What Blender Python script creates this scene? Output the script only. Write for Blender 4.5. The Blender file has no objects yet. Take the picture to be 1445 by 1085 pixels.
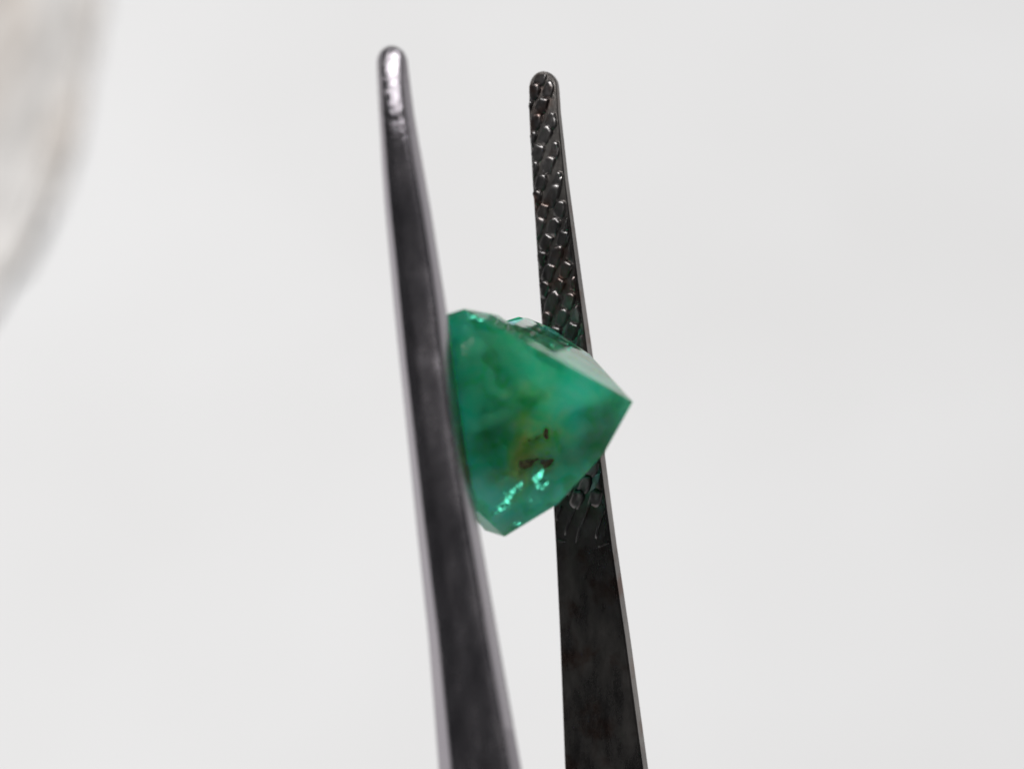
import bpy, bmesh, math, random
from mathutils import Vector, Matrix, noise

random.seed(7)
MM = 0.001
scene = bpy.context.scene
col = scene.collection

# ------------------------------------------------------------------ camera
PITCH = math.radians(55)                 # looking down on the white surface
F = Vector((0, math.cos(PITCH), -math.sin(PITCH)))
U = Vector((0, math.sin(PITCH), math.cos(PITCH)))
R = Vector((1, 0, 0))
D0 = 100.0                               # mm to the far jaw
D_PAPER = 300.0
PXMM = 32.0                              # photo pixels per mm at D0
cam_pos = Vector((0, -D_PAPER * math.cos(PITCH), D_PAPER * math.sin(PITCH))) * MM
cam_data = bpy.data.cameras.new('camera')
cam = bpy.data.objects.new('camera', cam_data)
col.objects.link(cam)
cam.location = cam_pos
cam.rotation_euler = (math.pi / 2 - PITCH, 0, 0)
cam_data.sensor_width = 36
cam_data.lens = 36 * D0 / (1445 / PXMM)
cam_data.clip_start = 0.005
cam_data.clip_end = 50
cam_data.dof.use_dof = True
cam_data.dof.focus_distance = 0.0976
cam_data.dof.aperture_fstop = cam_data.lens / 2.5
scene.camera = cam

# ------------------------------------------------------------------ light
world = bpy.data.worlds.new('World')
scene.world = world
world.use_nodes = True
world.node_tree.nodes['Background'].inputs[0].default_value = (0.93, 0.96, 1.0, 1)
world.node_tree.nodes['Background'].inputs[1].default_value = 0.03

P0 = cam_pos + F * D0 * MM               # centre of the plane in focus


def area_lamp(name, direction, dist, size, energy, color):
    ld = bpy.data.lights.new(name, 'AREA')
    ld.shape = 'DISK'
    ld.size = size
    ld.energy = energy
    ld.color = color
    lo = bpy.data.objects.new(name, ld)
    col.objects.link(lo)
    d = direction.normalized()
    lo.location = P0 + d * dist
    lo.rotation_euler = d.to_track_quat('Z', 'Y').to_euler()
    return lo


area_lamp('window_light', U * 0.66 - F * 0.70 - R * 0.36, 1.6, 0.95, 33.8, (1.0, 0.99, 0.985))

vs = scene.view_settings
vs.view_transform = 'Standard'
vs.look = 'None'
vs.exposure = 0
vs.gamma = 1
scene.cycles.max_bounces = 24
scene.cycles.volume_bounces = 14
scene.cycles.volume_step_rate = 0.5
scene.cycles.transmission_bounces = 20
scene.cycles.use_denoising = True
scene.cycles.sample_clamp_indirect = 6


# ------------------------------------------------------------------ helpers
def new_mat(name):
    m = bpy.data.materials.new(name)
    m.use_nodes = True
    nt = m.node_tree
    b = nt.nodes['Principled BSDF']
    return m, nt, b


def node(nt, t, **kw):
    n = nt.nodes.new(t)
    for k, v in kw.items():
        setattr(n, k, v)
    return n


def ramp(nt, stops, fac):
    r = node(nt, 'ShaderNodeValToRGB')
    el = r.color_ramp.elements
    while len(el) < len(stops):
        el.new(0.5)
    for e, (p, c) in zip(el, stops):
        e.position = p
        e.color = c if len(c) == 4 else (*c, 1)
    nt.links.new(fac, r.inputs[0])
    return r.outputs[0]


def noise_tex(nt, vec, scale, detail=4, rough=0.5, dist=0.0):
    n = node(nt, 'ShaderNodeTexNoise')
    n.inputs['Scale'].default_value = scale
    n.inputs['Detail'].default_value = detail
    n.inputs['Roughness'].default_value = rough
    n.inputs['Distortion'].default_value = dist
    nt.links.new(vec, n.inputs['Vector'])
    return n.outputs['Fac']


def mapping(nt, scale=(1, 1, 1), rot=(0, 0, 0)):
    tc = node(nt, 'ShaderNodeTexCoord')
    mp = node(nt, 'ShaderNodeMapping')
    mp.inputs['Scale'].default_value = scale
    mp.inputs['Rotation'].default_value = rot
    nt.links.new(tc.outputs['Object'], mp.inputs[0])
    return mp.outputs[0]


def bump(nt, height, strength, dist, prev=None):
    b = node(nt, 'ShaderNodeBump')
    b.inputs['Strength'].default_value = strength
    b.inputs['Distance'].default_value = dist
    nt.links.new(height, b.inputs['Height'])
    if prev is not None:
        nt.links.new(prev, b.inputs['Normal'])
    return b.outputs[0]


def mixc(nt, fac, a, b, mode='MIX'):
    m = node(nt, 'ShaderNodeMix', data_type='RGBA', blend_type=mode)
    for sock, v in ((m.inputs[0], fac), (m.inputs[6], a), (m.inputs[7], b)):
        if isinstance(v, (int, float)):
            sock.default_value = v
        elif isinstance(v, tuple):
            sock.default_value = v if len(v) == 4 else (*v, 1)
        else:
            nt.links.new(v, sock)
    return m.outputs[2]


def math_n(nt, op, a, b=None):
    m = node(nt, 'ShaderNodeMath', operation=op)
    for s, v in zip(m.inputs, (a, b)):
        if v is None:
            continue
        if isinstance(v, (int, float)):
            s.default_value = v
        else:
            nt.links.new(v, s)
    return m.outputs[0]


def link_mesh(name, verts, faces, mat, parent=None, smooth=False):
    me = bpy.data.meshes.new(name)
    me.from_pydata(verts, [], faces)
    me.materials.append(mat)
    bm = bmesh.new()
    bm.from_mesh(me)
    bmesh.ops.recalc_face_normals(bm, faces=bm.faces)
    bm.to_mesh(me)
    bm.free()
    if smooth:
        for p in me.polygons:
            p.use_smooth = True
    o = bpy.data.objects.new(name, me)
    col.objects.link(o)
    o.parent = parent
    return o


# ------------------------------------------------------------------ materials
def make_surface():
    m, nt, b = new_mat('white_paper')
    v = mapping(nt)
    f = noise_tex(nt, v, 14, 3)
    c = ramp(nt, [(0.35, (0.765, 0.765, 0.765)), (0.65, (0.80, 0.802, 0.805))], f)
    nt.links.new(c, b.inputs['Base Color'])
    b.inputs['Roughness'].default_value = 0.75
    b.inputs['Specular IOR Level'].default_value = 0.2
    return m


def make_stone():
    m, nt, b = new_mat('mottled_stone')
    v = mapping(nt)
    f = noise_tex(nt, v, 7.0, 3, 0.55, 0.3)
    g = noise_tex(nt, v, 2.0, 3, 0.5)
    c1 = ramp(nt, [(0.36, (0.30, 0.27, 0.25)), (0.56, (0.78, 0.75, 0.73))], f)
    c2 = ramp(nt, [(0.3, (0.66, 0.57, 0.48)), (0.6, (0.80, 0.79, 0.77))], g)
    nt.links.new(mixc(nt, 0.55, c1, c2), b.inputs['Base Color'])
    b.inputs['Roughness'].default_value = 0.85
    return m


def make_steel(name, base, worn, rough, tip_relief=False, rusty=False):
    m, nt, b = new_mat(name)
    v = mapping(nt)
    va = mapping(nt, (1, 9, 1))
    # scratches across the jaw, smudges, pits
    smudge = noise_tex(nt, mapping(nt, (1, 0.35, 1)), 900, 8, 0.7)
    fine = noise_tex(nt, v, 5200, 4, 0.6)
    scratch = noise_tex(nt, va, 900, 5, 0.7, 0.6)
    c = ramp(nt, [(0.35, base), (0.68, worn)], smudge)
    if rusty:
        r = ramp(nt, [(0.52, (0, 0, 0)), (0.66, (1, 1, 1))], noise_tex(nt, v, 700, 5, 0.6))
        c = mixc(nt, math_n(nt, 'MULTIPLY', r, 0.55), c, (0.13, 0.055, 0.032))
    nt.links.new(c, b.inputs['Base Color'])
    b.inputs['Metallic'].default_value = 1.0
    rr = node(nt, 'ShaderNodeMapRange')
    rr.inputs['From Min'].default_value = 0.3
    rr.inputs['From Max'].default_value = 0.7
    rr.inputs['To Min'].default_value = rough - 0.04
    rr.inputs['To Max'].default_value = rough + 0.07
    nt.links.new(smudge, rr.inputs[0])
    nt.links.new(rr.outputs[0], b.inputs['Roughness'])
    n1 = bump(nt, scratch, 0.12, 0.00004)
    n2 = bump(nt, fine, 0.12 if not rusty else 0.3, 0.00003, n1)
    if tip_relief:
        tc = node(nt, 'ShaderNodeTexCoord')
        sp = node(nt, 'ShaderNodeSeparateXYZ')
        nt.links.new(tc.outputs['Object'], sp.inputs[0])
        mr = node(nt, 'ShaderNodeMapRange')
        mr.inputs['From Min'].default_value = 0.0085
        mr.inputs['From Max'].default_value = 0.0125
        nt.links.new(sp.outputs['Y'], mr.inputs[0])
        wav = noise_tex(nt, mapping(nt, (1, 2.6, 1)), 1700, 4, 0.62, 1.2)
        n2 = bump(nt, math_n(nt, 'MULTIPLY', wav, mr.outputs[0]), 0.6, 0.00013, n2)
    nt.links.new(n2, b.inputs['Normal'])
    return m


def make_emerald():
    m, nt, b = new_mat('included_emerald')
    v = mapping(nt)
    vs_ = mapping(nt, (1.5, 1, 1), (0, 0, math.radians(-24)))
    cloud = noise_tex(nt, vs_, 850, 6, 0.62, 0.8)
    big = noise_tex(nt, v, 330, 3, 0.5, 0.4)
    f = math_n(nt, 'ADD', math_n(nt, 'MULTIPLY', cloud, 0.6), math_n(nt, 'MULTIPLY', big, 0.4))
    c = ramp(nt, [(0.425, (0.0, 0.25, 0.04)), (0.485, (0.0, 0.972, 0.80)), (0.55, (0.45, 0.999, 0.962))], f)
    tc = node(nt, 'ShaderNodeTexCoord')
    # iron-brown stain in veins round the middle of the stone, clouds and painted glow
    nz = node(nt, 'ShaderNodeTexNoise')
    nz.inputs['Scale'].default_value = 800
    nz.inputs['Detail'].default_value = 4
    nt.links.new(tc.outputs['Object'], nz.inputs['Vector'])
    surf = (1.0, 1.0, 1.0, 1.0)
    scat = (0.26, 1.0, 0.50, 1.0)
    for (px, py, dep, rad, colr, amt) in TINTS:
        p = inside(px, py, dep)[0]
        vm = node(nt, 'ShaderNodeVectorMath', operation='DISTANCE')
        wob = node(nt, 'ShaderNodeVectorMath', operation='MULTIPLY_ADD')
        nt.links.new(nz.outputs['Color'], wob.inputs[0])
        wob.inputs[1].default_value = (0.0036,) * 3
        wob.inputs[2].default_value = (-0.0018,) * 3
        ad = node(nt, 'ShaderNodeVectorMath', operation='ADD')
        nt.links.new(tc.outputs['Object'], ad.inputs[0])
        nt.links.new(wob.outputs[0], ad.inputs[1])
        nt.links.new(ad.outputs[0], vm.inputs[0])
        vm.inputs[1].default_value = p
        mr = node(nt, 'ShaderNodeMapRange')
        mr.inputs['From Min'].default_value = rad * MM * 0.35
        mr.inputs['From Max'].default_value = rad * MM
        mr.inputs['To Min'].default_value = amt
        mr.inputs['To Max'].default_value = 0
        nt.links.new(vm.outputs['Value'], mr.inputs[0])
        c = mixc(nt, mr.outputs[0], c, colr)
        if colr[0] > 0.6 or colr[2] < 0.06:
            surf = mixc(nt, math_n(nt, 'MULTIPLY', mr.outputs[0], 0.5), surf, (0.86, 0.88, 0.30))
            scat = mixc(nt, mr.outputs[0], scat, (0.80, 0.95, 0.30))
    nt.links.new(surf, b.inputs['Base Color'])
    b.inputs['Roughness'].default_value = 0.05
    b.inputs['IOR'].default_value = 1.34
    b.inputs['Transmission Weight'].default_value = 1.0
    n1 = bump(nt, noise_tex(nt, v, 700, 4, 0.6), 0.2, 0.0001)
    nt.links.new(n1, b.inputs['Normal'])
    sc = node(nt, 'ShaderNodeVolumeScatter')
    ab = node(nt, 'ShaderNodeVolumeAbsorption')
    veil = noise_tex(nt, v, 1000, 5, 0.62, 0.8)
    vd = node(nt, 'ShaderNodeMapRange')
    vd.inputs['From Min'].default_value = 0.38
    vd.inputs['From Max'].default_value = 0.66
    vd.inputs['To Min'].default_value = 90
    vd.inputs['To Max'].default_value = 2900
    nt.links.new(veil, vd.inputs[0])
    nt.links.new(vd.outputs[0], sc.inputs['Density'])
    sc.inputs['Anisotropy'].default_value = 0.2
    nt.links.new(c, ab.inputs['Color'])
    ab.inputs['Density'].default_value = 1350
    nt.links.new(scat, sc.inputs['Color'])
    add = node(nt, 'ShaderNodeAddShader')
    nt.links.new(sc.outputs[0], add.inputs[0])
    nt.links.new(ab.outputs[0], add.inputs[1])
    nt.links.new(add.outputs[0], nt.nodes['Material Output'].inputs['Volume'])
    m.cycles.volume_sampling = 'MULTIPLE_IMPORTANCE'
    return m


# ------------------------------------------------------------------ layout of the jaws (millimetres, x right, y up the jaws, z toward the viewer)
THETA = math.radians(28)
N = Vector((-math.sin(THETA), 0, math.cos(THETA)))     # gripping direction
W = Vector((math.cos(THETA), 0, math.sin(THETA)))      # across the jaw


def mm(px, py, z):
    s = (D0 - z) / D0 / PXMM
    return Vector(((px - 722.5) * s, (542.5 - py) * s, z))


def lerp_tab(tab, x):
    if x <= tab[0][0]:
        return tab[0][1:]
    for a, b in zip(tab, tab[1:]):
        if x <= b[0]:
            t = (x - a[0]) / (b[0] - a[0])
            return tuple(p + (q - p) * t for p, q in zip(a[1:], b[1:]))
    return tab[-1][1:]


# y, left edge, right edge (of the flat face)
FAR = [(101, 747, 784), (160, 746.5, 787), (250, 751, 796), (400, 760.5, 815), (490, 766.5, 827),
       (640, 777, 845), (710, 780.5, 854), (770, 784, 862), (900, 790, 881), (1085, 797, 906)]
NEAR = [(66, 530, 574), (97, 530, 577), (160, 534, 585), (200, 537, 592), (300, 544, 610), (440, 557, 632),
        (640, 578, 660), (750, 589, 679), (900, 605, 705), (1085, 619, 738)]
Z_FAR = 0.0


def near_z(py):
    return 11.0 + 1.2 * max(0, (py - 500) / 585)


def thick(py):
    return 0.55 + 0.60 * min(1, max(0, (py - 100) / 420)) + 0.4 * min(1, max(0, (py - 1085) / 3000))


def thick_near(py):
    return max(thick(py), 0.95)


def roll(py, tip_py, length):
    x = min(1.0, max(0.0, (py - tip_py) / length))
    return 0.12 + 0.88 * math.sqrt(1 - (1 - x) ** 2)


def bevel_soft(py, tip_py):
    return 0.35 + 0.65 * min(1.0, max(0.0, (py - tip_py - 60) / 190))     # the bevels run out toward the tip


def stations(tab, zf, tip_py, side=False):
    """centre, half width in mm along the jaw from the tip to the joint"""
    out = []
    hw0 = (tab[0][2] - tab[0][1]) / 2
    pys = [tip_py + hw0 * 1.15 * (1 - math.cos(a * math.pi / 2 / 10)) for a in range(11)]
    y = pys[-1]
    while y < 1085:
        y += 9
        pys.append(y)
    for i, py in enumerate(pys):
        l, r = lerp_tab(tab, py)
        z = zf(py)
        s = (D0 - z) / D0 / PXMM
        if side:
            l += (1 - 0.42 * bevel_soft(py, tip_py)) * thick_near(py) * roll(py, tip_py, 80) * math.sin(THETA) / s
        c = mm((l + r) / 2, py, z)
        hw = (r - l) / 2 * s / math.cos(THETA)
        tip = 1.0
        if i <= 10:
            tip = math.sqrt(max(0.0, 1 - (1 - (py - tip_py) / (hw0 * 1.15)) ** 2))
            tip = max(tip, 0.03)
        out.append([c, hw * tip, tip, py])
    # on beyond the picture: the arms bow and meet at the joint
    c0, h0 = out[-1][0].copy(), out[-1][1]
    JOINT = Vector((16.5, c0.y - 138, 1.0))
    for k in range(1, 36):
        t = k / 35
        c = c0.lerp(JOINT, t)
        c = c + N * (1.6 * math.sin(t * math.pi)) * (1 if zf(500) > 5 else -1)
        hw = h0 + (4.6 - h0) * math.sin(min(1, t * 1.5) * math.pi / 2) - 0.6 * t
        out.append([c, hw, 1.0, 1085 + 130 * k])
    return out


near_st = stations(NEAR, near_z, 66, True)
far_st = stations(FAR, lambda py: Z_FAR - 0.55 * (max(0, 320 - py) / 220) ** 2, 101)


def build_prong(st, outward, profile, mat, name, parent, near_side=False):
    """outward: unit vector of the smooth outer face; the stations lie on the inner face"""
    verts, faces = [], []
    n = len(profile)
    for (c, hw, tip, py) in st:
        t = thick(py)
        if near_side:
            tt = thick_near(py) * roll(py, st[0][3], 80)
        else:
            tt = t * roll(py, st[0][3], 40)
        soft = bevel_soft(py, st[0][3])
        dome = 0.20 * max(0.0, 1 - (py - st[0][3]) / 170) if near_side else 0.0
        for (u, h) in profile:
            hh = (1 - (1 - h) * soft if 0.5 < h else h) - (dome * u * u if 0.5 < h else 0.0)
            verts.append(c + W * (u * hw) + outward * (hh * tt))
    for i in range(len(st) - 1):
        for j in range(n):
            k = (j + 1) % n
            faces.append((i * n + j, i * n + k, (i + 1) * n + k, (i + 1) * n + j))
    faces.append(tuple(range(n)))
    faces.append(tuple((len(st) - 1) * n + j for j in range(n)))
    verts = [v * MM for v in verts]
    return link_mesh(name, verts, faces, mat, parent)


def shade_by_angle(o, deg):
    me = o.data
    for p in me.polygons:
        p.use_smooth = True
    bm = bmesh.new()
    bm.from_mesh(me)
    lim = math.radians(deg)
    for e in bm.edges:
        if len(e.link_faces) == 2 and e.calc_face_angle(0) > lim:
            e.smooth = False
    bm.to_mesh(me)
    bm.free()


def near_center(py):
    for a, b in zip(near_st, near_st[1:]):
        if a[3] <= py <= b[3]:
            t = (py - a[3]) / (b[3] - a[3] + 1e-9)
            return a[0].lerp(b[0], t)
    return near_st[0][0]


def far_center(py):
    for a, b in zip(far_st, far_st[1:]):
        if a[3] <= py <= b[3]:
            t = (py - a[3]) / (b[3] - a[3] + 1e-9)
            return a[0].lerp(b[0], t)
    return far_st[0][0]


GRIP0 = far_center(600).dot(N) + 0.09
GRIP1 = near_center(600).dot(N)


def G(px, py, k):
    """point of the stone seen at (px, py), k of the way from the far jaw to the near jaw"""
    target = GRIP0 + (GRIP1 - GRIP0) * k
    z = 4.0
    for _ in range(12):
        p = mm(px, py, z)
        z += (target - p.dot(N)) / N.z * 0.9
    return mm(px, py, z)


BROWN = (0.86, 0.91, 0.03)
OLIVE = (0.93, 0.985, 0.30)
DARK = (0.0, 0.34, 0.12)
PALE = (0.55, 0.9995, 0.978)
# clouds, growth zones, iron stains and pale patches painting light glow inside the stone: photo position, depth, radius (mm), tint, strength
TINTS = [(785, 545, 0.7, 2.2, PALE, 0.85), (705, 725, 0.4, 2.2, PALE, 0.95), (665, 530, 0.8, 0.9, PALE, 0.5),
          (762, 690, 0.4, 1.6, PALE, 0.85), (790, 590, 0.8, 1.2, PALE, 0.5), (670, 670, 0.8, 1.4, PALE, 0.35),
          (690, 505, 0.4, 1.1, DARK, 0.8), (718, 585, 0.8, 1.5, DARK, 0.85), (690, 605, 0.8, 1.2, DARK, 0.7),
          (722, 530, 0.7, 0.8, DARK, 0.6), (848, 598, 0.5, 1.5, DARK, 0.75), (838, 625, 0.7, 1.2, DARK, 0.6),
          (700, 650, 0.8, 0.8, DARK, 0.5),
          (748, 630, 0.3, 1.0, OLIVE, 0.6), (778, 607, 0.3, 1.0, OLIVE, 0.65), (736, 656, 0.25, 0.95, BROWN, 0.85),
          (750, 652, 0.2, 0.8, (0.40, 0.36, 0.02), 0.95), (752, 620, 0.25, 0.65, (0.55, 0.45, 0.02), 0.9),
          (776, 650, 0.25, 0.55, (0.55, 0.48, 0.05), 0.9), (733, 688, 0.3, 0.9, OLIVE, 0.55),
          (742, 560, 0.4, 1.0, (0.93, 0.995, 0.60), 0.6), (745, 590, 0.4, 0.8, (0.93, 0.99, 0.5), 0.5)]

# ------------------------------------------------------------------ setting: the white surface
frame = Matrix.Translation(P0) @ Matrix((R, U, -F)).transposed().to_4x4()

sv, sf = [], []
S, K = 1.6, 40
for j in range(K + 1):
    for i in range(K + 1):
        x, y = (i / K - 0.5) * 2 * S, (j / K - 0.5) * 2 * S
        sv.append((x, y, 0.0012 * noise.noise(Vector((x * 6, y * 6, 0)))))
for j in range(K):
    for i in range(K):
        a = j * (K + 1) + i
        sf.append((a, a + 1, a + K + 2, a + K + 1))
surface = link_mesh('tabletop', sv, sf, make_surface(), smooth=True)
surface['kind'] = 'structure'

# ------------------------------------------------------------------ mottled stone at the left
def paper_pt(px, py):
    d = (F * D0 + R * ((px - 722.5) / PXMM) + U * ((542.5 - py) / PXMM)).normalized()
    t = -cam_pos.z / d.z
    return cam_pos + d * t


def build_stone():
    bm = bmesh.new()
    bmesh.ops.create_icosphere(bm, subdivisions=6, radius=1.0)
    for v in bm.verts:
        d = v.co.normalized()
        r = 1 + 0.07 * noise.noise(d * 1.7 + Vector((3, 1, 5))) + 0.035 * noise.noise(d * 6) + 0.02 * noise.noise(d * 17)
        v.co = d * r
        rr = min(1.0, math.hypot(v.co.x, v.co.y))
        if v.co.z > 0:                                   # a low cushion with a thin edge
            v.co.z = (1 - rr * rr) ** 1.5 + 0.10 * noise.noise(d * 5) * (1 - rr) + 0.05 * noise.noise(d * 14) * (1 - rr)
        else:
            v.co.z = -0.05 + v.co.z * 0.02
    me = bpy.data.meshes.new('rough_stone')
    bm.to_mesh(me)
    bm.free()
    me.materials.append(make_stone())
    for p in me.polygons:
        p.use_smooth = True
    o = bpy.data.objects.new('rough_stone', me)
    col.objects.link(o)
    c = paper_pt(-168, 50)
    o.scale = (0.0315, 0.070, 0.008)
    o.location = (c.x, c.y + 0.0, 0.008 * 0.075)
    o['label'] = 'blurred mottled grey-beige rounded stone lying at the left edge of the white surface'
    o['category'] = 'stone'
    return o


build_stone()

# ------------------------------------------------------------------ tweezers
tw = bpy.data.objects.new('tweezers', None)
col.objects.link(tw)
tw.matrix_world = frame
tw.empty_display_size = 0.01
tw['label'] = 'dark steel tweezers with fine tips pointing up, gripping the green gemstone'
tw['category'] = 'tweezers'

steel_out = make_steel('worn_steel', (0.37, 0.345, 0.375), (0.43, 0.40, 0.425), 0.235, tip_relief=True)
steel_tooth = make_steel('worn_tooth_steel', (0.085, 0.082, 0.083), (0.27, 0.26, 0.255), 0.33, rusty=True)
steel_in = make_steel('blackened_steel', (0.16, 0.15, 0.145), (0.34, 0.32, 0.30), 0.27, rusty=True)

PROFILE_NEAR = [(-0.96, 0.0), (-1.0, 0.05), (-1.0, 0.56), (-0.985, 0.63), (-0.60, 0.90), (-0.53, 0.945), (-0.44, 0.97), (-0.05, 1.0),
                (0.04, 1.0), (0.14, 0.99), (0.60, 0.945), (0.82, 0.92), (0.945, 0.885), (0.99, 0.84), (1.0, 0.78), (1.0, 0.06), (0.965, 0.0)]
PROFILE_FAR = [(-0.975, 0.0), (-1.0, 0.05), (-1.0, 0.45), (-0.80, 0.86), (-0.5, 1.0), (0.5, 1.0), (0.80, 0.86),
               (1.0, 0.48), (1.0, 0.06), (0.95, 0.0)]
near = build_prong(near_st, N, PROFILE_NEAR, steel_out, 'prong', tw, True)
near['label'] = 'smooth rounded outer side of the nearer, blurred prong'
shade_by_angle(near, 38)
far = build_prong(far_st, -N, PROFILE_FAR, steel_in, 'prong', tw)
far['label'] = 'black inner face with diamond knurling on the farther prong'
shade_by_angle(far, 25)

# joint block where the arms meet, below the picture
jc = near_st[-1][0]
jv = [Vector(jc) + W * (sx * 4.2) + Vector((0.6 * sy * 0.1, 9 * sy, 0)) + N * (sz * 0.9) for sx in (-1, 1) for sy in (-1, 1) for sz in (-1, 1)]
bm = bmesh.new()
for v in jv:
    bm.verts.new(v * MM)
bmesh.ops.convex_hull(bm, input=bm.verts)
bmesh.ops.bevel(bm, geom=bm.edges[:], offset=0.0004, segments=2, affect='EDGES')
me = bpy.data.meshes.new('joint')
bm.to_mesh(me)
bm.free()
me.materials.append(steel_out)
jo = bpy.data.objects.new('joint', me)
col.objects.link(jo)
jo.parent = tw


# knurled teeth on the far jaw
def tooth(cx, cy, length, width, slant, h, seed, curve=0.0):
    """raised, dished pad; centre, length and width in photo pixels on the jaw"""
    rnd = random.Random(seed)
    ax = Vector((slant, 1.0)).normalized()      # long axis, running down and to the left
    bx = Vector((ax.y, -ax.x))
    nseg = 14
    rings = [(1.0, -0.03), (0.93, 0.50), (0.85, 0.84), (0.75, 1.0), (0.55, 1.0), (0.28, 0.96)]
    jit = [rnd.uniform(0.86, 1.14) for _ in range(nseg)]
    verts, faces = [], []
    for (rs, hh) in rings:
        for k in range(nseg):
            a = 2 * math.pi * k / nseg
            ca, sa = math.cos(a), math.sin(a)
            q = 0.58
            lx = math.copysign(abs(ca) ** q, ca) * length / 2 * rs * jit[k]
            wx = math.copysign(abs(sa) ** q, sa) * width / 2 * rs * jit[(k + 3) % nseg]
            wx += curve * ((lx / (length / 2)) ** 2 - 0.4)
            p = Vector((cx, cy)) + ax * lx + bx * wx
            l, r = lerp_tab(FAR, p.y)
            p.y = max(p.y, 103.5)
            g = math.sqrt(max(0.0, 1 - max(0.0, 1 - (p.y - 101) / 21.3) ** 2))     # the jaw's round end
            mid, half = (l + r) / 2, (r - l) / 2 * g
            px = min(max(p.x, mid - half + 1.6), mid + half - 2.4)
            edge = 0.45 if px != p.x else 1.0
            c = far_center(p.y)
            x = (px - 722.5) / PXMM
            dx = x - c.x
            jz = rnd.uniform(-0.07, 0.07) if hh > 0.5 else 0
            # tooth tops lean: the end toward the tip stands higher
            lean = 1.0 - 0.52 * (lx / (length / 2))
            pos = Vector((x, (542.5 - p.y) / PXMM, c.z + dx * math.tan(THETA))) + N * (h * edge * (hh * lean + jz))
            verts.append(pos * MM)
    m = len(rings)
    for r_ in range(m - 1):
        for k in range(nseg):
            k2 = (k + 1) % nseg
            faces.append((r_ * nseg + k, r_ * nseg + k2, (r_ + 1) * nseg + k2, (r_ + 1) * nseg + k))
    faces.append(tuple((m - 1) * nseg + k for k in range(nseg)))
    return verts, faces


n_t = 0
for i in range(-40, 60):
    for j in range(-40, 60):
        cx = 766.7 - 9.7 * i + 13.5 * j
        cy = 148.7 + 22.8 * i + 20.0 * j
        if not (104 < cy < 706):
            continue
        l, r = lerp_tab(FAR, cy)
        cx += random.uniform(-1.2, 1.2)
        cy += random.uniform(-2, 2)
        if not (l - 4 < cx < r + 2):
            continue
        if cy < 122 and abs(cx - 766) > 12:
            continue
        long = random.random() < (0.22 if 270 < cy < 430 else 0.06)
        L = random.uniform(25.5, 29) * (1.45 if long else 1.0)
        Wd = random.uniform(16, 18.5)
        v, f = tooth(cx, cy, L, Wd, -0.40, random.uniform(0.11, 0.15), 100 + n_t)
        t = link_mesh('grip_tooth', v, f, steel_tooth, far)
        shade_by_angle(t, 75)
        n_t += 1
for k, (cx, cy, L, wd, sl, cv) in enumerate([(789, 724, 24, 4.0, -0.35, 1.0), (805, 735, 46, 4.2, -0.40, 2.5), (824, 733, 66, 4.4, -0.38, 2.0),
                                         (847, 737, 52, 4.2, -0.32, 3.0), (790, 763, 16, 3.5, 3.0, 1.5), (852, 767, 18, 3.5, -2.6, 1.5)]):
    v, f = tooth(cx, cy, L, wd, sl, 0.075, 900 + k, curve=cv)
    t = link_mesh('grip_ridge', v, f, steel_tooth, far)
    shade_by_angle(t, 75)
print('teeth', n_t)

# ------------------------------------------------------------------ the gemstone
PLANE = [G(648, 540, 0.96), G(893, 567, 0.60), G(712, 757, 0.66)]
PN = (PLANE[1] - PLANE[0]).cross(PLANE[2] - PLANE[0]).normalized()
if PN.z < 0:
    PN = -PN


def face_pt(px, py, off):
    """point on the broad pavilion face (off mm proud of its plane)"""
    e = Vector((0, 0, D0))
    d = mm(px, py, 0) - e
    return e + d * ((PLANE[0] - e + PN * off).dot(PN) / d.dot(PN))


FACE = [(893, 567, 0.0), (852, 640, -0.10), (786, 712, -0.12), (712, 757, -0.10), (672, 722, -0.1),
        (760, 560, 0.14), (700, 640, 0.14), (790, 640, 0.18), (735, 700, 0.08), (655, 600, 0.1)]
PTS = [
    # outline
    (655, 436, 0.84), (692, 443, 0.70), (745, 449, 0.20), (776, 462, 0.14), (832, 500, 0.26), (684, 748, 0.63),
    # hidden behind the near jaw
    (604, 452, 0.92), (596, 520, 0.985), (606, 600, 0.985), (622, 660, 0.92), (640, 690, 0.86),
    # near side
    (668, 478, 0.92), (645, 540, 0.96), (775, 515, 0.73),
    # far side
    (660, 470, 0.30), (790, 520, 0.0), (850, 575, 0.14), (800, 600, 0.0), (760, 640, 0.03), (700, 680, 0.2), (640, 560, 0.35),
    (835, 615, 0.2), (705, 720, 0.28),
]
bm = bmesh.new()
for (px, py, k) in PTS:
    bm.verts.new(G(px, py, k) * MM)
for (px, py, off) in FACE:
    bm.verts.new(face_pt(px, py, off) * MM)
res = bmesh.ops.convex_hull(bm, input=bm.verts)
bmesh.ops.delete(bm, geom=[v for v in bm.verts if not v.link_faces], context='VERTS')
bmesh.ops.dissolve_limit(bm, angle_limit=math.radians(4), verts=bm.verts, edges=bm.edges)
bmesh.ops.recalc_face_normals(bm, faces=bm.faces)
me = bpy.data.meshes.new('gemstone')
bm.to_mesh(me)
bm.free()
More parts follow.
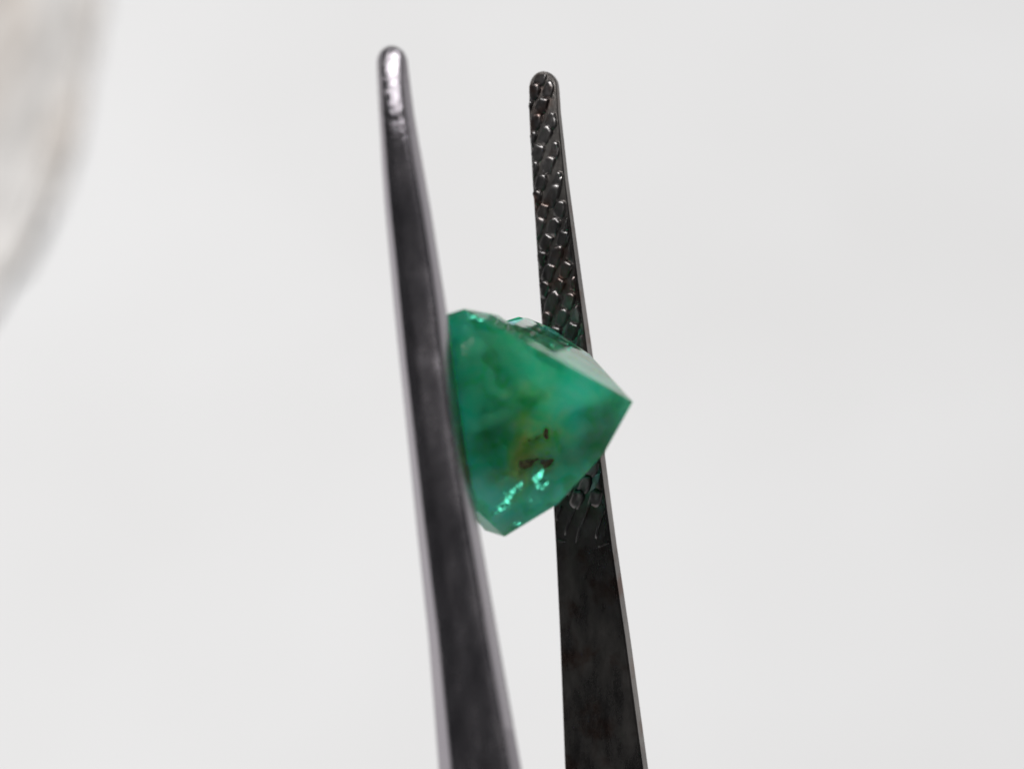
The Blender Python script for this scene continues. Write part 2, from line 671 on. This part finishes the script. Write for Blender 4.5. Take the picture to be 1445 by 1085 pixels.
# a small chip broken out of the crown edge
cut = bmesh.new()
rows = []
for k in (0.30, 1.15):
    rows.append([cut.verts.new(G(px, py, k) * MM) for px, py in ((686, 432), (723, 459), (742, 448), (744, 415), (690, 412))])
n5 = 5
for a in range(n5):
    cut.faces.new((rows[0][a], rows[0][(a + 1) % n5], rows[1][(a + 1) % n5], rows[1][a]))
cut.faces.new(rows[0])
cut.faces.new(rows[1])
bmesh.ops.recalc_face_normals(cut, faces=cut.faces)
cme = bpy.data.meshes.new('chip_cutter')
cut.to_mesh(cme)
cut.free()
cutter = bpy.data.objects.new('chip_cutter', cme)
col.objects.link(cutter)
tmp = bpy.data.objects.new('tmp_gem', me)
col.objects.link(tmp)
md = tmp.modifiers.new('chip', 'BOOLEAN')
md.operation = 'DIFFERENCE'
md.solver = 'EXACT'
md.object = cutter
bpy.context.view_layer.update()
me = bpy.data.meshes.new_from_object(tmp.evaluated_get(bpy.context.evaluated_depsgraph_get()))
me.name = 'gemstone'
bpy.data.objects.remove(tmp)
bpy.data.objects.remove(cutter)
from mathutils.bvhtree import BVHTree
tb = bmesh.new()
tb.from_mesh(me)
gem_bvh = BVHTree.FromBMesh(tb)
EYE = Vector((0, 0, D0)) * MM


def inside(px, py, depth):
    """point a given depth (mm) under the visible face of the stone"""
    d = (mm(px, py, 0) * MM - EYE).normalized()
    hit, nrm, _, _ = gem_bvh.ray_cast(EYE, d)
    return hit + d * depth * MM, nrm, d


emerald_mat = make_emerald()
me.materials.clear()
me.materials.append(emerald_mat)
gem = bpy.data.objects.new('gemstone', me)
col.objects.link(gem)
gem.matrix_world = frame
gem['label'] = 'translucent faceted green emerald with brown inclusions held between the tweezer prongs'
gem['category'] = 'gemstone'
print('gem faces', len(me.polygons))

# brown flakes, and mirror flakes added as glints of light and crown fractures
def plain(name, colr, rough, trans=0.0):
    m, nt, b = new_mat(name)
    f = noise_tex(nt, mapping(nt), 2500, 4)
    c = ramp(nt, [(0.35, tuple(x * 0.6 for x in colr)), (0.65, colr)], f)
    nt.links.new(c, b.inputs['Base Color'])
    b.inputs['Roughness'].default_value = rough
    b.inputs['Transmission Weight'].default_value = trans
    return m


brown_mat = plain('iron_brown', (0.030, 0.030, 0.003), 0.8)
pale_mat = plain('glint_mirror', (0.16, 0.88, 0.62), 0.46)
pale_mat.node_tree.nodes['Principled BSDF'].inputs['Metallic'].default_value = 1.0   # mirror finish, so the added flakes glint
LAMP_DIR = Vector((-0.36, 0.66, 0.70)).normalized()


def flakes(name, pieces, mat, seed, tilt=0.5):
    rnd = random.Random(seed)
    verts, faces = [], []
    for (px, py, dep, ln, wd, ang) in pieces:
        c, nrm, d = inside(px, py, dep)
        ref = (LAMP_DIR - d).normalized() if mat is pale_mat else nrm.lerp(-d, 0.5).normalized()
        ref = (ref + Vector((rnd.uniform(-1, 1), rnd.uniform(-1, 1), rnd.uniform(-1, 1))) * tilt * 0.5).normalized()
        a0 = Vector((math.cos(ang), math.sin(ang), 0))
        ax = (a0 - ref * a0.dot(ref)).normalized()
        bx = ref.cross(ax)
        nseg = 8
        b0 = len(verts)
        for k in range(nseg):
            t = 2 * math.pi * k / nseg
            j = rnd.uniform(0.55, 1.2)
            verts.append(c + (ax * math.cos(t) * ln / 2 + bx * math.sin(t) * wd / 2) * j * MM + ref * rnd.uniform(-0.006, 0.006) * MM)
        verts.append(c + ref * 0.008 * MM)
        verts.append(c - ref * 0.03 * MM)
        for k in range(nseg):
            k2 = (k + 1) % nseg
            faces.append((b0 + k, b0 + k2, b0 + nseg))
            faces.append((b0 + k2, b0 + k, b0 + nseg + 1))
    return link_mesh(name, verts, faces, mat, gem)


def along(x0, y0, x1, y1, n, spread, size, dep, seed):
    rnd = random.Random(seed)
    out = []
    for k in range(n):
        t = rnd.random()
        ln = rnd.choice((0.35, 0.5, 0.7, 1.0, 1.4)) * size
        out.append((x0 + (x1 - x0) * t + rnd.gauss(0, spread), y0 + (y1 - y0) * t + rnd.gauss(0, spread), dep * rnd.uniform(0.6, 1.4),
                    ln, ln * rnd.uniform(0.25, 0.7), rnd.uniform(0, 3.1)))
    return out


for k, (a, n) in enumerate([((722, 664, 758, 648), 9), ((744, 625, 756, 612), 5), ((770, 653, 782, 646), 4), ((748, 606, 790, 618), 4)]):
    flakes('inclusion', along(*a, n * 2, 4.5, 0.34, -0.004, 40 + k), brown_mat, 60 + k)
for k, (a, n, sp, sz, dep) in enumerate([
        ((697, 725, 722, 696), 40, 3.6, 0.24, -0.07), ((720, 700, 737, 680), 18, 2.4, 0.18, -0.07), ((757, 672, 767, 684), 40, 4.2, 0.24, -0.07),
        ((724, 737, 732, 741), 6, 2.5, 0.15, -0.07), ((714, 520, 726, 523), 4, 2.6, 0.11, -0.07),
        ((655, 447, 682, 452), 12, 3.0, 0.15, -0.07), ((778, 484, 806, 492), 6, 2.5, 0.12, -0.07),
        ((744, 702, 750, 704), 5, 2.0, 0.13, -0.07)]):
    flakes('glint_fleck', along(*a, n, sp, sz, dep, 80 + k), pale_mat, 90 + k, 0.45)  # flecks tilted to mirror the lamp, standing in for light gathered in the stone
